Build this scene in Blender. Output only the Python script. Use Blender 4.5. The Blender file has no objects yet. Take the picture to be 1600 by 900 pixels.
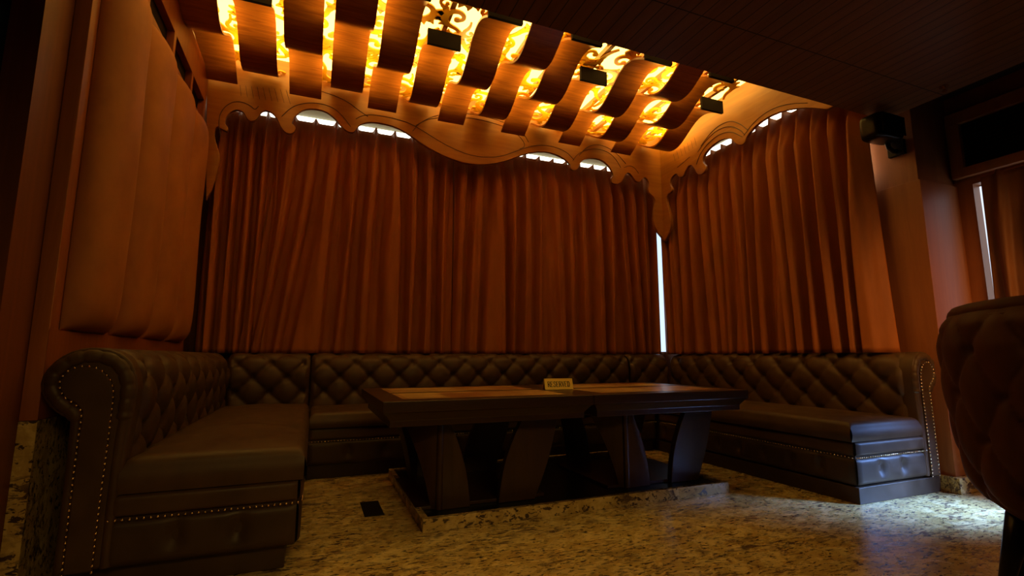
import bpy, bmesh, math, random
from mathutils import Vector, Matrix
PI = math.pi
C = bpy.context.scene.collection
sc = bpy.context.scene

# ------------------------------------------------------------------ camera, world, lights, exposure
YAW = math.radians(-21.9); PITCH = math.atan(108/765)
cam = bpy.data.cameras.new('camera'); cam.sensor_width = 36; cam.lens = 765/1600*36; cam.clip_start = .02
camo = bpy.data.objects.new('camera', cam); C.objects.link(camo)
camo.location = (0, 0, .95); camo.rotation_euler = (PI/2+PITCH, 0, YAW)
sc.camera = camo
w = bpy.data.worlds.new('world'); sc.world = w; w.use_nodes = True
w.node_tree.nodes['Background'].inputs[0].default_value = (1, .45, .15, 1)
w.node_tree.nodes['Background'].inputs[1].default_value = .0006
sc.view_settings.view_transform = 'Standard'; sc.view_settings.look = 'None'
sc.view_settings.gamma = 1; sc.view_settings.use_curve_mapping = False
sc.view_settings.exposure = 0.0
sc.cycles.use_denoising = True
sc.cycles.max_bounces = 8; sc.cycles.diffuse_bounces = 6; sc.cycles.sample_clamp_indirect = 6
sc.cycles.caustics_reflective = False; sc.cycles.caustics_refractive = False

COFFER_EM = 5.4
TAPE_EM = 230      # small warm led tapes lying in the troughs of the ribbons      # luminous ceiling panels
LED_EM = 4.0         # cove led strips above the curtains
def area(name, loc, to, sx, sy, power, col, spread=180):
    l = bpy.data.lights.new(name, 'AREA'); l.shape = 'RECTANGLE'; l.size = sx; l.size_y = sy
    l.energy = power; l.color = col; l.spread = math.radians(spread)
    o = bpy.data.objects.new(name, l); C.objects.link(o); o.location = loc
    o.rotation_euler = (Vector(to)-Vector(loc)).to_track_quat('-Z', 'Y').to_euler()
    return o
# daylight from the window in the right-hand wall, beyond the frame
area('daylight_right_window', (4.55, 1.30, .80), (3.78, 1.98, 0.0), .3, .5, 18, (.20, .40, 1), 46)
area('warm_fill_pillar', (3.3, -.4, 2.6), (4.5, 2.2, 1.1), .6, .6, 4.5, (1, .45, .11), 42)  # added warm fill to brighten the pillar, no lamp known there
# added warm fill light without a known lamp, behind and above the camera
area('warm_fill_behind_camera', (0.9, -1.5, 2.7), (0.5, 2.5, 0.0), 3.0, .8, 6.5, (1, .60, .15), 58)

# ------------------------------------------------------------------ helpers
def tag(o, label=None, cat=None, group=None, kind=None):
    if label: o['label'] = label
    if cat: o['category'] = cat
    if group: o['group'] = group
    if kind: o['kind'] = kind
    return o
def thing(name, loc, label, cat, group=None):
    o = bpy.data.objects.new(name, None); C.objects.link(o); o.location = loc
    o.empty_display_size = .1
    return tag(o, label, cat, group)
class MB:
    def __init__(s): s.v = []; s.f = []; s.m = []; s.mi = 0
    def add(s, vs, fs):
        n = len(s.v); s.v += [tuple(p) for p in vs]
        for f in fs: s.f.append(tuple(n+i for i in f)); s.m.append(s.mi)
    def box(s, a, b):
        x0, x1 = sorted((a[0], b[0])); y0, y1 = sorted((a[1], b[1])); z0, z1 = sorted((a[2], b[2]))
        s.add([(x0,y0,z0),(x1,y0,z0),(x1,y1,z0),(x0,y1,z0),(x0,y0,z1),(x1,y0,z1),(x1,y1,z1),(x0,y1,z1)],
              [(0,3,2,1),(4,5,6,7),(0,1,5,4),(1,2,6,5),(2,3,7,6),(3,0,4,7)])
    def grid(s, fn, nu, nv, closeu=False):
        vs = [fn(i/(nu if closeu else nu), j/nv) for j in range(nv+1) for i in range(nu if closeu else nu+1)]
        W = nu if closeu else nu+1; fs = []
        for j in range(nv):
            for i in range(nu):
                i2 = (i+1) % W if closeu else i+1
                fs.append((j*W+i, j*W+i2, (j+1)*W+i2, (j+1)*W+i))
        s.add(vs, fs)
    def prism(s, pts, dirv):            # pts: closed polygon in 3d, extruded by dirv
        n = len(pts); d = Vector(dirv)
        s.add([tuple(p) for p in pts]+[tuple(Vector(p)+d) for p in pts],
              [tuple(range(n))[::-1], tuple(range(n, 2*n))]+[(i, (i+1) % n, n+(i+1) % n, n+i) for i in range(n)])
    def tube(s, pts, r, n=8, cap=True):
        pts = [Vector(p) for p in pts]; rs = r if isinstance(r, (list, tuple)) else [r]*len(pts)
        ring = []; ref = Vector((0.13, .2, 1)).normalized()
        for i, p in enumerate(pts):
            t = (pts[min(i+1, len(pts)-1)]-pts[max(i-1, 0)]).normalized()
            a = t.cross(ref)
            if a.length < .05: a = t.cross(Vector((1, .1, 0)))
            a.normalize(); b = t.cross(a)
            ring += [p+(a*math.cos(2*PI*k/n)+b*math.sin(2*PI*k/n))*rs[i] for k in range(n)]
        fs = [(i*n+k, i*n+(k+1) % n, (i+1)*n+(k+1) % n, (i+1)*n+k) for i in range(len(pts)-1) for k in range(n)]
        if cap: fs += [tuple(range(n))[::-1], tuple(range((len(pts)-1)*n, len(pts)*n))]
        s.add(ring, fs)
    def ball(s, c, r, nx=8, nz=5, half=None):
        c = Vector(c); vs = []; fs = []
        for j in range(nz+1):
            th = PI*j/nz
            for i in range(nx):
                ph = 2*PI*i/nx; vs.append(c+Vector((math.sin(th)*math.cos(ph), math.sin(th)*math.sin(ph), math.cos(th)))*r)
        for j in range(nz):
            for i in range(nx): fs.append((j*nx+i, (j+1)*nx+i, (j+1)*nx+(i+1) % nx, j*nx+(i+1) % nx))
        s.add(vs, fs)
    def build(s, name, mats, parent=None, smooth=False, bevel=0, seg=2, fix=True, tri=False):
        me = bpy.data.meshes.new(name); me.from_pydata(s.v, [], s.f)
        for m in (mats if isinstance(mats, (list, tuple)) else [mats]): me.materials.append(m)
        me.polygons.foreach_set('material_index', s.m)
        if fix:
            b = bmesh.new(); b.from_mesh(me)
            bmesh.ops.remove_doubles(b, verts=b.verts, dist=1e-6)
            bmesh.ops.recalc_face_normals(b, faces=b.faces); b.to_mesh(me); b.free()
        if smooth: me.polygons.foreach_set('use_smooth', [True]*len(me.polygons))
        o = bpy.data.objects.new(name, me); C.objects.link(o)
        if parent is not None:
            o.parent = parent
            q = parent; off = Vector((0, 0, 0))
            while q is not None: off += q.location; q = q.parent
            o.location = -off
        if bevel:
            md = o.modifiers.new('bevel', 'BEVEL'); md.width = bevel; md.segments = seg; md.limit_method = 'ANGLE'; md.angle_limit = .6
            me.polygons.foreach_set('use_smooth', [True]*len(me.polygons))
            wn = o.modifiers.new('wn', 'WEIGHTED_NORMAL')
        return o
def struct(o): o['kind'] = 'structure'; return o
def resample(pts, n):
    pts = [Vector(p) for p in pts]; L = [0]
    for a, b in zip(pts, pts[1:]): L.append(L[-1]+(b-a).length)
    out = []; k = 0
    for i in range(n+1):
        t = L[-1]*i/n
        while k < len(L)-2 and L[k+1] < t: k += 1
        u = (t-L[k])/max(L[k+1]-L[k], 1e-9); out.append(pts[k].lerp(pts[k+1], min(max(u, 0), 1)))
    return out, L[-1]
def smoothpoly(pts, it=2, closed=False):
    pts = [Vector(p) for p in pts]
    for _ in range(it):
        q = [] if closed else [pts[0]]
        n = len(pts)
        for i in range(n if closed else n-1):
            a, b = pts[i], pts[(i+1) % n]; q += [a*.75+b*.25, a*.25+b*.75]
        if not closed: q.append(pts[-1])
        pts = q
    return pts

# ------------------------------------------------------------------ materials
def nmat(name, base=(.5,.5,.5), rough=.5, metal=0, spec=.5):
    m = bpy.data.materials.new(name); m.use_nodes = True; nt = m.node_tree
    b = nt.nodes['Principled BSDF']; b.inputs['Base Color'].default_value = (*base, 1)
    b.inputs['Roughness'].default_value = rough; b.inputs['Metallic'].default_value = metal
    b.inputs['Specular IOR Level'].default_value = spec
    return m, nt, b
def tex_noise(nt, scale, detail=4, stretch=(1,1,1), rough=.55, dist=0, coord='Object'):
    tc = nt.nodes.new('ShaderNodeTexCoord'); mp = nt.nodes.new('ShaderNodeMapping'); mp.inputs['Scale'].default_value = stretch
    n = nt.nodes.new('ShaderNodeTexNoise'); n.inputs['Scale'].default_value = scale; n.inputs['Detail'].default_value = detail
    n.inputs['Roughness'].default_value = rough; n.inputs['Distortion'].default_value = dist
    nt.links.new(tc.outputs[coord], mp.inputs[0]); nt.links.new(mp.outputs[0], n.inputs['Vector'])
    return n
def ramp(nt, src, stops, interp='LINEAR'):
    r = nt.nodes.new('ShaderNodeValToRGB'); r.color_ramp.interpolation = interp
    e = r.color_ramp.elements
    while len(e) < len(stops): e.new(.5)
    for x, (p, c) in zip(e, stops): x.position = p; x.color = (*c, 1)
    nt.links.new(src, r.inputs[0]); return r
def bump(nt, b, src, strength, dist=.01):
    n = nt.nodes.new('ShaderNodeBump'); n.inputs['Strength'].default_value = strength; n.inputs['Distance'].default_value = dist
    nt.links.new(src, n.inputs['Height']); nt.links.new(n.outputs[0], b.inputs['Normal'])
def wood(name, c1, c2, stretch, rough=.4, scale=3, spec=.5):
    m, nt, b = nmat(name, c1, rough, spec=spec)
    n = tex_noise(nt, scale, 6, stretch, .6, 1.2)
    r = ramp(nt, n.outputs[0], [(.3, c1), (.5, tuple((a+b_)/2 for a, b_ in zip(c1, c2))), (.7, c2)])
    nt.links.new(r.outputs[0], b.inputs['Base Color'])
    n2 = tex_noise(nt, scale*6, 3, stretch); bump(nt, b, n2.outputs[0], .08, .003)
    return m
M = {}
M['ribbon'] = wood('ribbon_veneer', (.42, .145, .020), (.20, .058, .008), (1, 14, 14), .30, 2.2)
M['valance'] = wood('honey_veneer', (.40, .165, .022), (.29, .105, .013), (1, 1, 9), .38, 1.6)
M['valance_y'] = wood('honey_veneer_side', (.40, .165, .022), (.29, .105, .013), (1, 1, 9), .38, 1.6)
M['groove'] = nmat('dark_inlay', (.05, .015, .004), .5)[0]
M['frame'] = wood('panel_frame_wood', (.34, .10, .022), (.24, .065, .013), (10, 10, .8), .45, 2)
M['wallwood'] = wood('wall_veneer', (.20, .055, .014), (.145, .038, .009), (12, 12, .6), .5, 1.6)
M['colwood'] = wood('pillar_veneer', (.30, .10, .026), (.22, .07, .018), (8, 8, .6), .45, 1.5)
M['table'] = wood('dark_table_wood', (.042, .017, .007), (.026, .010, .004), (1.2, 10, 10), .33, 2.5)
M['tableleg'] = wood('dark_leg_wood', (.050, .021, .008), (.030, .012, .005), (8, 8, .8), .38, 2)
M['black'] = nmat('black_gloss', (.008, .007, .006), .3, spec=.2)[0]
M['blackmatt'] = nmat('black_matt', (.010, .006, .004), .8, spec=.1)[0]
M['dark'] = nmat('dark_void', (.012, .006, .003), .8)[0]
M['cream'] = nmat('cream_paint', (.62, .60, .45), .7)[0]
def leather(name, col):
    m, nt, b = nmat(name, col, .36, spec=.35)
    n = tex_noise(nt, 90, 4); n2 = tex_noise(nt, 7, 3)
    r = ramp(nt, n2.outputs[0], [(.3, tuple(c*.8 for c in col)), (.7, tuple(c*1.25 for c in col))])
    nt.links.new(r.outputs[0], b.inputs['Base Color'])
    r2 = ramp(nt, n2.outputs[0], [(.35, (.42,)*3), (.65, (.56,)*3)]); nt.links.new(r2.outputs[0], b.inputs['Roughness'])
    bump(nt, b, n.outputs[0], .12, .002); return m
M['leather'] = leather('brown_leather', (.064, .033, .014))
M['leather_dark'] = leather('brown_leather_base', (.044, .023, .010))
M['nail'] = nmat('brass_nail', (.85, .60, .32), .22, 1)[0]
M['nail2'] = nmat('brass_plate', (.95, .66, .14), .35, .25)[0]
M['ink'] = nmat('dark_lettering', (.02, .008, .006), .6)[0]
def velvet(name, c1, c2, sheen=.2, scale=(3, 3, .6)):
    m, nt, b = nmat(name, c1, .62, spec=.3)
    n = tex_noise(nt, 3.5, 4, scale)
    r = ramp(nt, n.outputs[0], [(.32, c2), (.62, c1)]); nt.links.new(r.outputs[0], b.inputs['Base Color'])
    b.inputs['Sheen Weight'].default_value = sheen; b.inputs['Sheen Roughness'].default_value = .35
    b.inputs['Sheen Tint'].default_value = (*[min(1, c*2) for c in c1], 1)
    n2 = tex_noise(nt, 160, 2); bump(nt, b, n2.outputs[0], .08, .001)
    return m
M['curtain'] = velvet('rust_velvet', (.37, .112, .021), (.28, .082, .015), .1)
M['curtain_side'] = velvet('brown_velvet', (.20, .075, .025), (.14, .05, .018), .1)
M['suede'] = velvet('orange_suede', (.42, .155, .036), (.33, .115, .027), .15, (1.5, 1.5, 1.0))
M['chair'] = velvet('maroon_chair_velvet', (.10, .030, .013), (.075, .022, .010), .12)
# granite
def granite(name):
    m, nt, b = nmat(name, (.5, .4, .25), .16, spec=.5)
    n1 = tex_noise(nt, 7, 7, (1, 1.5, 1), .65, .6)
    r1 = ramp(nt, n1.outputs[0], [(.30, (.34, .22, .07)), (.50, (.50, .36, .13)), (.70, (.70, .55, .26))])
    n2 = tex_noise(nt, 34, 5, (.75, 2.0, 1.2), .60, .5)
    r2 = ramp(nt, n2.outputs[0], [(.413, (0, 0, 0)), (.438, (1, 1, 1))])
    n3 = tex_noise(nt, 3.0, 3, (1, 1.6, 1))
    r3 = ramp(nt, n3.outputs[0], [(.42, (1, 1, 1)), (.60, (0, 0, 0))])
    n4 = tex_noise(nt, 12, 6, (.7, 2.4, 1.4), .70, 1.2)
    r4 = ramp(nt, n4.outputs[0], [(.44, (0, 0, 0)), (.47, (1, 1, 1))])
    mx = nt.nodes.new('ShaderNodeMix'); mx.data_type = 'RGBA'; mx.inputs[6].default_value = (.055, .035, .022, 1)
    nt.links.new(r1.outputs[0], mx.inputs[7]); nt.links.new(r2.outputs[0], mx.inputs[0])
    mul = nt.nodes.new('ShaderNodeMath'); mul.operation = 'MAXIMUM'
    nt.links.new(r4.outputs[0], mul.inputs[0]); nt.links.new(r3.outputs[0], mul.inputs[1])
    mx2 = nt.nodes.new('ShaderNodeMix'); mx2.data_type = 'RGBA'; mx2.inputs[6].default_value = (.09, .055, .035, 1)
    nt.links.new(mul.outputs[0], mx2.inputs[0]); nt.links.new(mx.outputs[2], mx2.inputs[7])
    nt.links.new(mx2.outputs[2], b.inputs['Base Color'])
    rr = ramp(nt, n1.outputs[0], [(.3, (.22,)*3), (.7, (.32,)*3)]); nt.links.new(rr.outputs[0], b.inputs['Roughness'])
    return m
M['granite'] = granite('cream_granite')
# ceiling planks run along Y
def planks():
    m, nt, b = nmat('plank_ceiling', (.10, .04, .015), .40, spec=.4)
    tc = nt.nodes.new('ShaderNodeTexCoord'); sp = nt.nodes.new('ShaderNodeSeparateXYZ'); nt.links.new(tc.outputs['Object'], sp.inputs[0])
    def line(out, period, width):
        a = nt.nodes.new('ShaderNodeMath'); a.operation = 'DIVIDE'; a.inputs[1].default_value = period; nt.links.new(out, a.inputs[0])
        f = nt.nodes.new('ShaderNodeMath'); f.operation = 'FRACT'; nt.links.new(a.outputs[0], f.inputs[0])
        g = nt.nodes.new('ShaderNodeMath'); g.operation = 'GREATER_THAN'; g.inputs[1].default_value = width/period; nt.links.new(f.outputs[0], g.inputs[0])
        return g.outputs[0]
    lx = line(sp.outputs[0], .085, .006); ly = line(sp.outputs[1], 1.96, .008)
    mi = nt.nodes.new('ShaderNodeMath'); mi.operation = 'MINIMUM'; nt.links.new(lx, mi.inputs[0]); nt.links.new(ly, mi.inputs[1])
    n = tex_noise(nt, 2, 5, (9, .7, 1)); r = ramp(nt, n.outputs[0], [(.3, (.24, .10, .035)), (.7, (.17, .065, .022))])
    mx = nt.nodes.new('ShaderNodeMix'); mx.data_type = 'RGBA'; mx.inputs[6].default_value = (.02, .008, .003, 1)
    nt.links.new(mi.outputs[0], mx.inputs[0]); nt.links.new(r.outputs[0], mx.inputs[7]); nt.links.new(mx.outputs[2], b.inputs['Base Color'])
    return m
M['planks'] = planks()
def inlay():
    m, nt, b = nmat('leather_tile_inlay', (.3, .12, .04), .32)
    tc = nt.nodes.new('ShaderNodeTexCoord'); br = nt.nodes.new('ShaderNodeTexBrick')
    br.offset = 0; br.inputs['Scale'].default_value = 1; br.inputs['Brick Width'].default_value = .26; br.inputs['Row Height'].default_value = .25
    br.inputs['Mortar Size'].default_value = .002; br.inputs['Color1'].default_value = (.60, .40, .15, 1); br.inputs['Color2'].default_value = (.26, .08, .03, 1)
    br.inputs['Mortar'].default_value = (.05, .02, .01, 1)
    n = tex_noise(nt, 9, 5); mx = nt.nodes.new('ShaderNodeMix'); mx.data_type = 'RGBA'; mx.blend_type = 'MULTIPLY'; mx.inputs[0].default_value = .6
    nt.links.new(tc.outputs['Object'], br.inputs[0]); nt.links.new(br.outputs[0], mx.inputs[6])
    r = ramp(nt, n.outputs[0], [(.3, (.45, .3, .25)), (.6, (1, 1, 1))]); nt.links.new(r.outputs[0], mx.inputs[7]); nt.links.new(mx.outputs[2], b.inputs['Base Color'])
    return m
M['inlay'] = inlay()
def emit(name, col, s):
    m = bpy.data.materials.new(name); m.use_nodes = True; nt = m.node_tree
    nt.nodes.remove(nt.nodes['Principled BSDF']); e = nt.nodes.new('ShaderNodeEmission')
    e.inputs[0].default_value = (*col, 1); e.inputs[1].default_value = s
    nt.links.new(e.outputs[0], nt.nodes['Material Output'].inputs[0]); return m
M['lit'] = emit('lit_ceiling_panel', (1, .60, .11), COFFER_EM)
M['tape'] = emit('warm_led_tape', (1, .60, .13), TAPE_EM)
M['unlit'] = emit('dim_ceiling_panel', (1, .55, .16), .55)
M['led'] = emit('cove_led', (1, .96, .80), LED_EM)
M['pillar_glow'] = emit('added_pillar_glow', (1, .80, .50), 14)  # for the added, unseen glow beside the pillar
M['day'] = emit('daylight_pane', (.80, .88, 1), 1.15)
M['day2'] = emit('daylight_pane_corner', (.62, .78, 1), 1.3)
M['dimpane'] = emit('dim_green_pane', (.5, .8, .6), .045)
def scrollmat():
    m, nt, b = nmat('amber_fretwork', (.80, .42, .01), .4)
    tr = nt.nodes.new('ShaderNodeBsdfTranslucent'); tr.inputs[0].default_value = (1, .62, .0, 1)
    mx = nt.nodes.new('ShaderNodeMixShader'); mx.inputs[0].default_value = .14
    nt.links.new(b.outputs[0], mx.inputs[1]); nt.links.new(tr.outputs[0], mx.inputs[2])
    nt.links.new(mx.outputs[0], nt.nodes['Material Output'].inputs[0]); return m
M['scroll'] = scrollmat()

# ------------------------------------------------------------------ room shell
XL, XR, YV, XV = -1.0, 4.75, 4.80, 3.957     # left cladding face, right wall, back valance face, right valance face
YB, YC, ZC = 5.30, 2.38, 2.88                # back wall, coffer front edge, plank ceiling height
m = MB(); m.box((-3.2, -2.6, -.1), (6, 6, 0)); struct(m.build('floor', M['granite']))
m = MB(); m.box((XL-.1, -.0+YB, 0), (5, YB+.1, 4)); struct(m.build('wall_back', M['wallwood']))
m = MB(); m.box((-1.16, 2.33, 0), (-1.06, YB, 4)); struct(m.build('wall_left', M['wallwood']))
m = MB(); m.box((-3.2, 2.34, 0), (-1.161, 2.44, 2.88)); struct(m.build('wall_left_return', M['dark']))
m = MB(); m.box((-3.3, -2.6, 0), (-3.2, 2.44, 2.88)); struct(m.build('wall_far_left', M['dark']))
m = MB(); m.box((-3.3, -2.7, 0), (6, -2.6, 3)); struct(m.build('wall_behind', M['wallwood']))
# right wall with a window opening (y 0.35..2.06, z .35..2.30)
m = MB(); m.box((XR, -2.6, 0), (XR+.1, .35, 3.2)); m.box((XR, 2.085, 0), (XR+.1, 2.7, 3.2)); m.box((XR, .35, 0), (XR+.1, 2.085, .35)); m.box((XR, .35, 2.30), (XR+.1, 2.085, 3.2))
struct(m.build('wall_right', M['colwood']))
m = MB(); m.box((4.32, 2.62, 0), (4.42, YB, 4)); struct(m.build('wall_right_booth', M['wallwood']))
# ceiling (planks), with slab edge up to the coffer
m = MB(); m.box((-3.2, -2.6, ZC), (4.25, YC, ZC+.10)); struct(m.build('ceiling', M['planks']))
m = MB(); m.box((-1.16, YC-.03, ZC+.101), (4.31, YC, 3.80)); struct(m.build('trim_1', M['ribbon']))
m = MB(); m.box((4.25, -2.6, 3.06), (4.9, 2.62, 3.12)); m.box((4.25, -2.6, ZC+.10), (4.27, YC, 3.06)); struct(m.build('ceiling_recess', M['dark']))
# closed boxes over the coffer and the curtain pocket
m = MB(); m.box((-1.16, YC, 3.82), (4.42, YB+.1, 3.9)); struct(m.build('ceiling_coffer_top', M['cream']))
m = MB(); m.box((-1.06, YV+.04, 3.50), (4.32, YB, 3.53)); m.box((XV+.04, YC, 3.50), (4.32, YV+.04, 3.53)); struct(m.build('ceiling_curtain_pocket', M['cream']))
# luminous panels over the fretwork
m = MB(); CW = .352; X0 = -.9
xs = [-1.06]+[X0+CW*(k+.5) for k in range(13)]+[XV]
for k in range(14):
    for (a, b, dim) in ((YC, 3.22, (k+1) in (6, 10, 14)), (3.22, YV, False)):
        m.mi = 1 if dim else 0
        m.add([(xs[k], a, 3.735), (xs[k+1], a, 3.735), (xs[k+1], b, 3.735), (xs[k], b, 3.735)], [(0, 3, 2, 1)])
struct(m.build('ceiling_light_panel', [M['lit'], M['unlit']], fix=False))

# pelmet / marble base on the left, and on the pillar
m = MB(); m.box((XL-.06, 2.55, 0), (XL, 4.86, .70)); struct(m.build('baseboard_left', M['granite'], bevel=.003))
# pillar
m = MB(); m.box((4.265, 2.185, .11), (XR+.05, 2.62, 2.31)); struct(m.build('wall_pillar', M['colwood'], bevel=.002))
m = MB(); m.box((4.285, 2.205, 2.311), (XR+.05, 2.62, 3.06)); struct(m.build('wall_pillar_top', M['colwood'], bevel=.002))
m = MB(); m.box((4.235, 2.15, 0), (XR-.01, 2.64, .109)); struct(m.build('baseboard_right', M['granite'], bevel=.004))
# bulkhead over the right window with a dark recessed grille
m = MB(); m.box((XR-.06, -.6, 2.36), (XR, 2.184, 2.43)); m.box((XR-.06, -.6, 2.80), (XR, 2.184, 2.90)); m.box((XR-.06, 2.10, 2.43), (XR, 2.184, 2.80))
struct(m.build('trim_2', M['colwood'], bevel=.003))
m = MB(); m.box((XR-.02, -.6, 2.431), (XR-.005, 2.099, 2.799))
for k in range(12): m.box((XR-.03, -.6, 2.445+k*.03), (XR-.021, 2.099, 2.455+k*.03))
g = m.build('ventilation_grille', M['blackmatt']); tag(g, 'long dark grille in the bulkhead above the right side curtain', 'grille')
# window of the right wall
m = MB(); m.box((XR+.088, .36, .36), (XR+.095, 2.084, 2.29)); struct(m.build('window_1', M['day']))
# corner window slit behind the two booth curtains
m = MB(); m.box((3.9, YB-.02, 1.02), (4.31, YB-.01, 3.0)); struct(m.build('window_2', M['day2']))
m = MB(); m.box((-2.02, 2.32, 2.14), (-1.20, 2.335, 2.30)); struct(m.build('dim_pane_left', M['dimpane']))  # wide low pane with a dim green glow

m = MB(); m.box((-1.06, 5.187, 3.30), (4.25, 5.20, 3.50)); m.box((4.241, 2.42, 3.30), (4.255, 5.186, 3.50)); struct(m.build('trim_4', M['cream']))
# cove leds
m = MB(); m.box((-.98, 5.165, 3.335), (4.15, 5.185, 3.385)); o = m.build('led_strip', M['led']); tag(o, 'long white light strip above the back curtains, seen through the scalloped arches', 'light strip', 'cove lights over the curtains')
m = MB(); m.box((4.22, 2.42, 3.335), (4.24, 5.10, 3.385)); o = m.build('led_strip', M['led']); tag(o, 'long white light strip above the right hand curtain by the corner', 'light strip', 'cove lights over the curtains')

m = MB(); m.box((4.205, 2.598, 2.42), (4.225, 2.618, 2.86)); o = m.build('led_strip', M['pillar_glow']); tag(o, 'added upright glow strip, hidden beside the pillar behind the right curtain edge', 'light strip')  # added unseen glow that brightens the pillar side, not a known fitting

# ------------------------------------------------------------------ wavy ribbons under the luminous ceiling
RL, RY, RZ, RA, REND = .964, 4.371, 3.463, .100, 4.745
nth = ['first', 'second', 'third', 'fourth', 'fifth', 'sixth', 'seventh', 'eighth', 'ninth', 'tenth', 'eleventh', 'twelfth', 'thirteenth', 'fourteenth']
for n in range(1, 15):
    xc = X0+CW*(n-1); odd = n % 2 == 1; sg = 1 if odd else -1; hw = .138
    ys = 3.16 if odd else (3.64 if n % 4 == 2 else 2.66)
    N = 90; T = .018; top = []; bot = []
    for i in range(N+1):
        y = ys+(REND-ys)*i/N; a = 2*PI*(y-RY)/RL
        z = RZ+sg*RA*math.cos(a); s = -sg*RA*math.sin(a)*2*PI/RL; q = math.hypot(1, s)
        bot.append((y, z)); top.append((y-s/q*T, z+T/q))
    t = thing('wavy_ceiling_ribbon', (xc, ys, bot[0][1]), f'wavy veneered wood ribbon under the glowing ceiling, {nth[n-1]} from the left', 'ribbon', 'wavy wooden ribbons across the lit ceiling')
    m = MB(); loop = bot+top[::-1]; K = len(loop)
    m.add([(xc-hw, y, z) for y, z in loop]+[(xc+hw, y, z) for y, z in loop], [])
    n0 = 0
    for i in range(N):
        j = K-1-i
        m.add([], [])
        m.f += [(i, i+1, j-1, j), (K+i, K+j, K+j-1, K+i+1), (i, K+i, K+i+1, i+1), (j, j-1, K+j-1, K+j)]; m.m += [0]*4
    m.f += [(0, K-1, 2*K-1, K), (N, K+N, K+N+1, N+1)]; m.m += [0]*2
    rb = m.build('ribbon_strip', M['ribbon'], t, smooth=True)
    rb.modifiers.new('e', 'EDGE_SPLIT').split_angle = .6
    for ty in ((4.371, 3.407) if not odd else (3.889,)):
        if ty > ys+.1:
            m = MB(); m.add([(xc-.115, ty-.014, RZ-RA+T+.008), (xc+.115, ty-.014, RZ-RA+T+.008), (xc+.115, ty+.014, RZ-RA+T+.008), (xc-.115, ty+.014, RZ-RA+T+.008)], [(0, 1, 2, 3)])
            m.add([(xc-.12, ty-.018, RZ-RA+T-.001), (xc+.12, ty-.018, RZ-RA+T-.001), (xc+.12, ty+.018, RZ-RA+T-.001), (xc-.12, ty+.018, RZ-RA+T-.001),(xc-.12, ty-.018, RZ-RA+T+.007), (xc+.12, ty-.018, RZ-RA+T+.007), (xc+.12, ty+.018, RZ-RA+T+.007), (xc-.12, ty+.018, RZ-RA+T+.007)], [(0,3,2,1),(4,5,6,7),(0,1,5,4),(1,2,6,5),(2,3,7,6),(3,0,4,7)])
            m.m[1:] = [1]*6
            m.build('light_tape', [M['tape'], M['blackmatt']], t, fix=False)
    m = MB(); m.box((xc-hw, ys-.03, bot[0][1]-.004), (xc+hw, ys-.002, 3.585)); m.build('mounting_block', M['blackmatt'], t)

# fretwork: flat cut scrolls hung below the light panels
random.seed(5)
m = MB(); ZF = 3.60; cnt = 0
def stroke(pts, w0, w1, w2, lobed=True):
    global cnt
    cnt += 1; z = ZF+.0007*(cnt % 13); pts, L = resample(pts, 26); n = len(pts); lft = []; rgt = []
    for i, p in enumerate(pts):
        t = (pts[min(i+1, n-1)]-pts[max(i-1, 0)]); t.z = 0
        if t.length < 1e-6: t = Vector((1, 0, 0))
        t.normalize(); nn = Vector((-t.y, t.x, 0)); u = i/(n-1)
        wd = (w0*(1-2*u)+w1*2*u) if u < .5 else (w1*(2-2*u)+w2*(2*u-1))
        lft.append(p+nn*wd); rgt.append(p-nn*wd)
    vs = []; 
    for a, b in zip(lft, rgt): vs += [(a.x, a.y, z), (b.x, b.y, z), (a.x, a.y, z+.012), (b.x, b.y, z+.012)]
    fs = []
    for i in range(n-1):
        a = 4*i; b = a+4; fs += [(a, b, b+1, a+1), (a+2, a+3, b+3, b+2), (a, a+2, b+2, b), (a+1, b+1, b+3, a+3)]
    m.add(vs, fs)
def disc(c, r):
    global cnt
    cnt += 1; z = ZF+.0007*(cnt % 13); m.prism([(c.x+r*math.cos(k*PI/7), c.y+r*math.sin(k*PI/7), z) for k in range(14)], (0, 0, .012))
def spiral(c, r0, a0, turns, sgn, tail):
    pts = []
    for i in range(22):
        u = i/21; r = r0*(1-.80*u); a = a0+sgn*u*turns*2*PI; pts.append(c+Vector((math.cos(a)*r, math.sin(a)*r, 0)))
    a = a0; tan = Vector((-math.sin(a), math.cos(a), 0))*sgn
    pre = [pts[0]-tan*tail*(1-k/5)+Vector((math.cos(a), math.sin(a), 0))*tail*.5*((1-k/5)**2) for k in range(5)]
    return pre+pts
cell = .30
for ix in range(17):
    for iy in range(9):
        cx = -1.0+cell*(ix+.5); cy = YC+.02+cell*(iy+.5)
        if cx > XV-.05: continue
        c = Vector((cx+random.uniform(-.03, .03), cy+random.uniform(-.03, .03), 0)); sgn = 1 if (ix+iy) % 2 else -1
        a0 = random.choice((0, .5, 1, 1.5))*PI+random.uniform(-.4, .4)
        s = spiral(c, .115, a0, .95, sgn, .14); stroke(s, .011, .027, .013); disc(s[-1], .027)
        # leaf lobes off the back of the scroll
        for k in range(4):
            a = a0+sgn*(.25+.5*k); p = c+Vector((math.cos(a), math.sin(a), 0))*.11; d = a+sgn*(.9-.15*k)
            q = p+Vector((math.cos(d), math.sin(d), 0))*.085; mid = (p+q)/2+Vector((math.cos(d+1.6*sgn), math.sin(d+1.6*sgn), 0))*.022
            stroke([p, mid, q], .022, .026, .003)
        if random.random() < .6:
            c2 = c+Vector((cell/2, cell/2, 0)); s = spiral(c2, .06, a0+2, .8, -sgn, .10); stroke(s, .008, .016, .008); disc(s[-1], .017)
o = m.build('ceiling_fretwork', M['scroll'], fix=False); struct(o)
m = MB()                                   # frame ribs that carry the fretwork, hidden mostly over the ribbons
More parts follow.
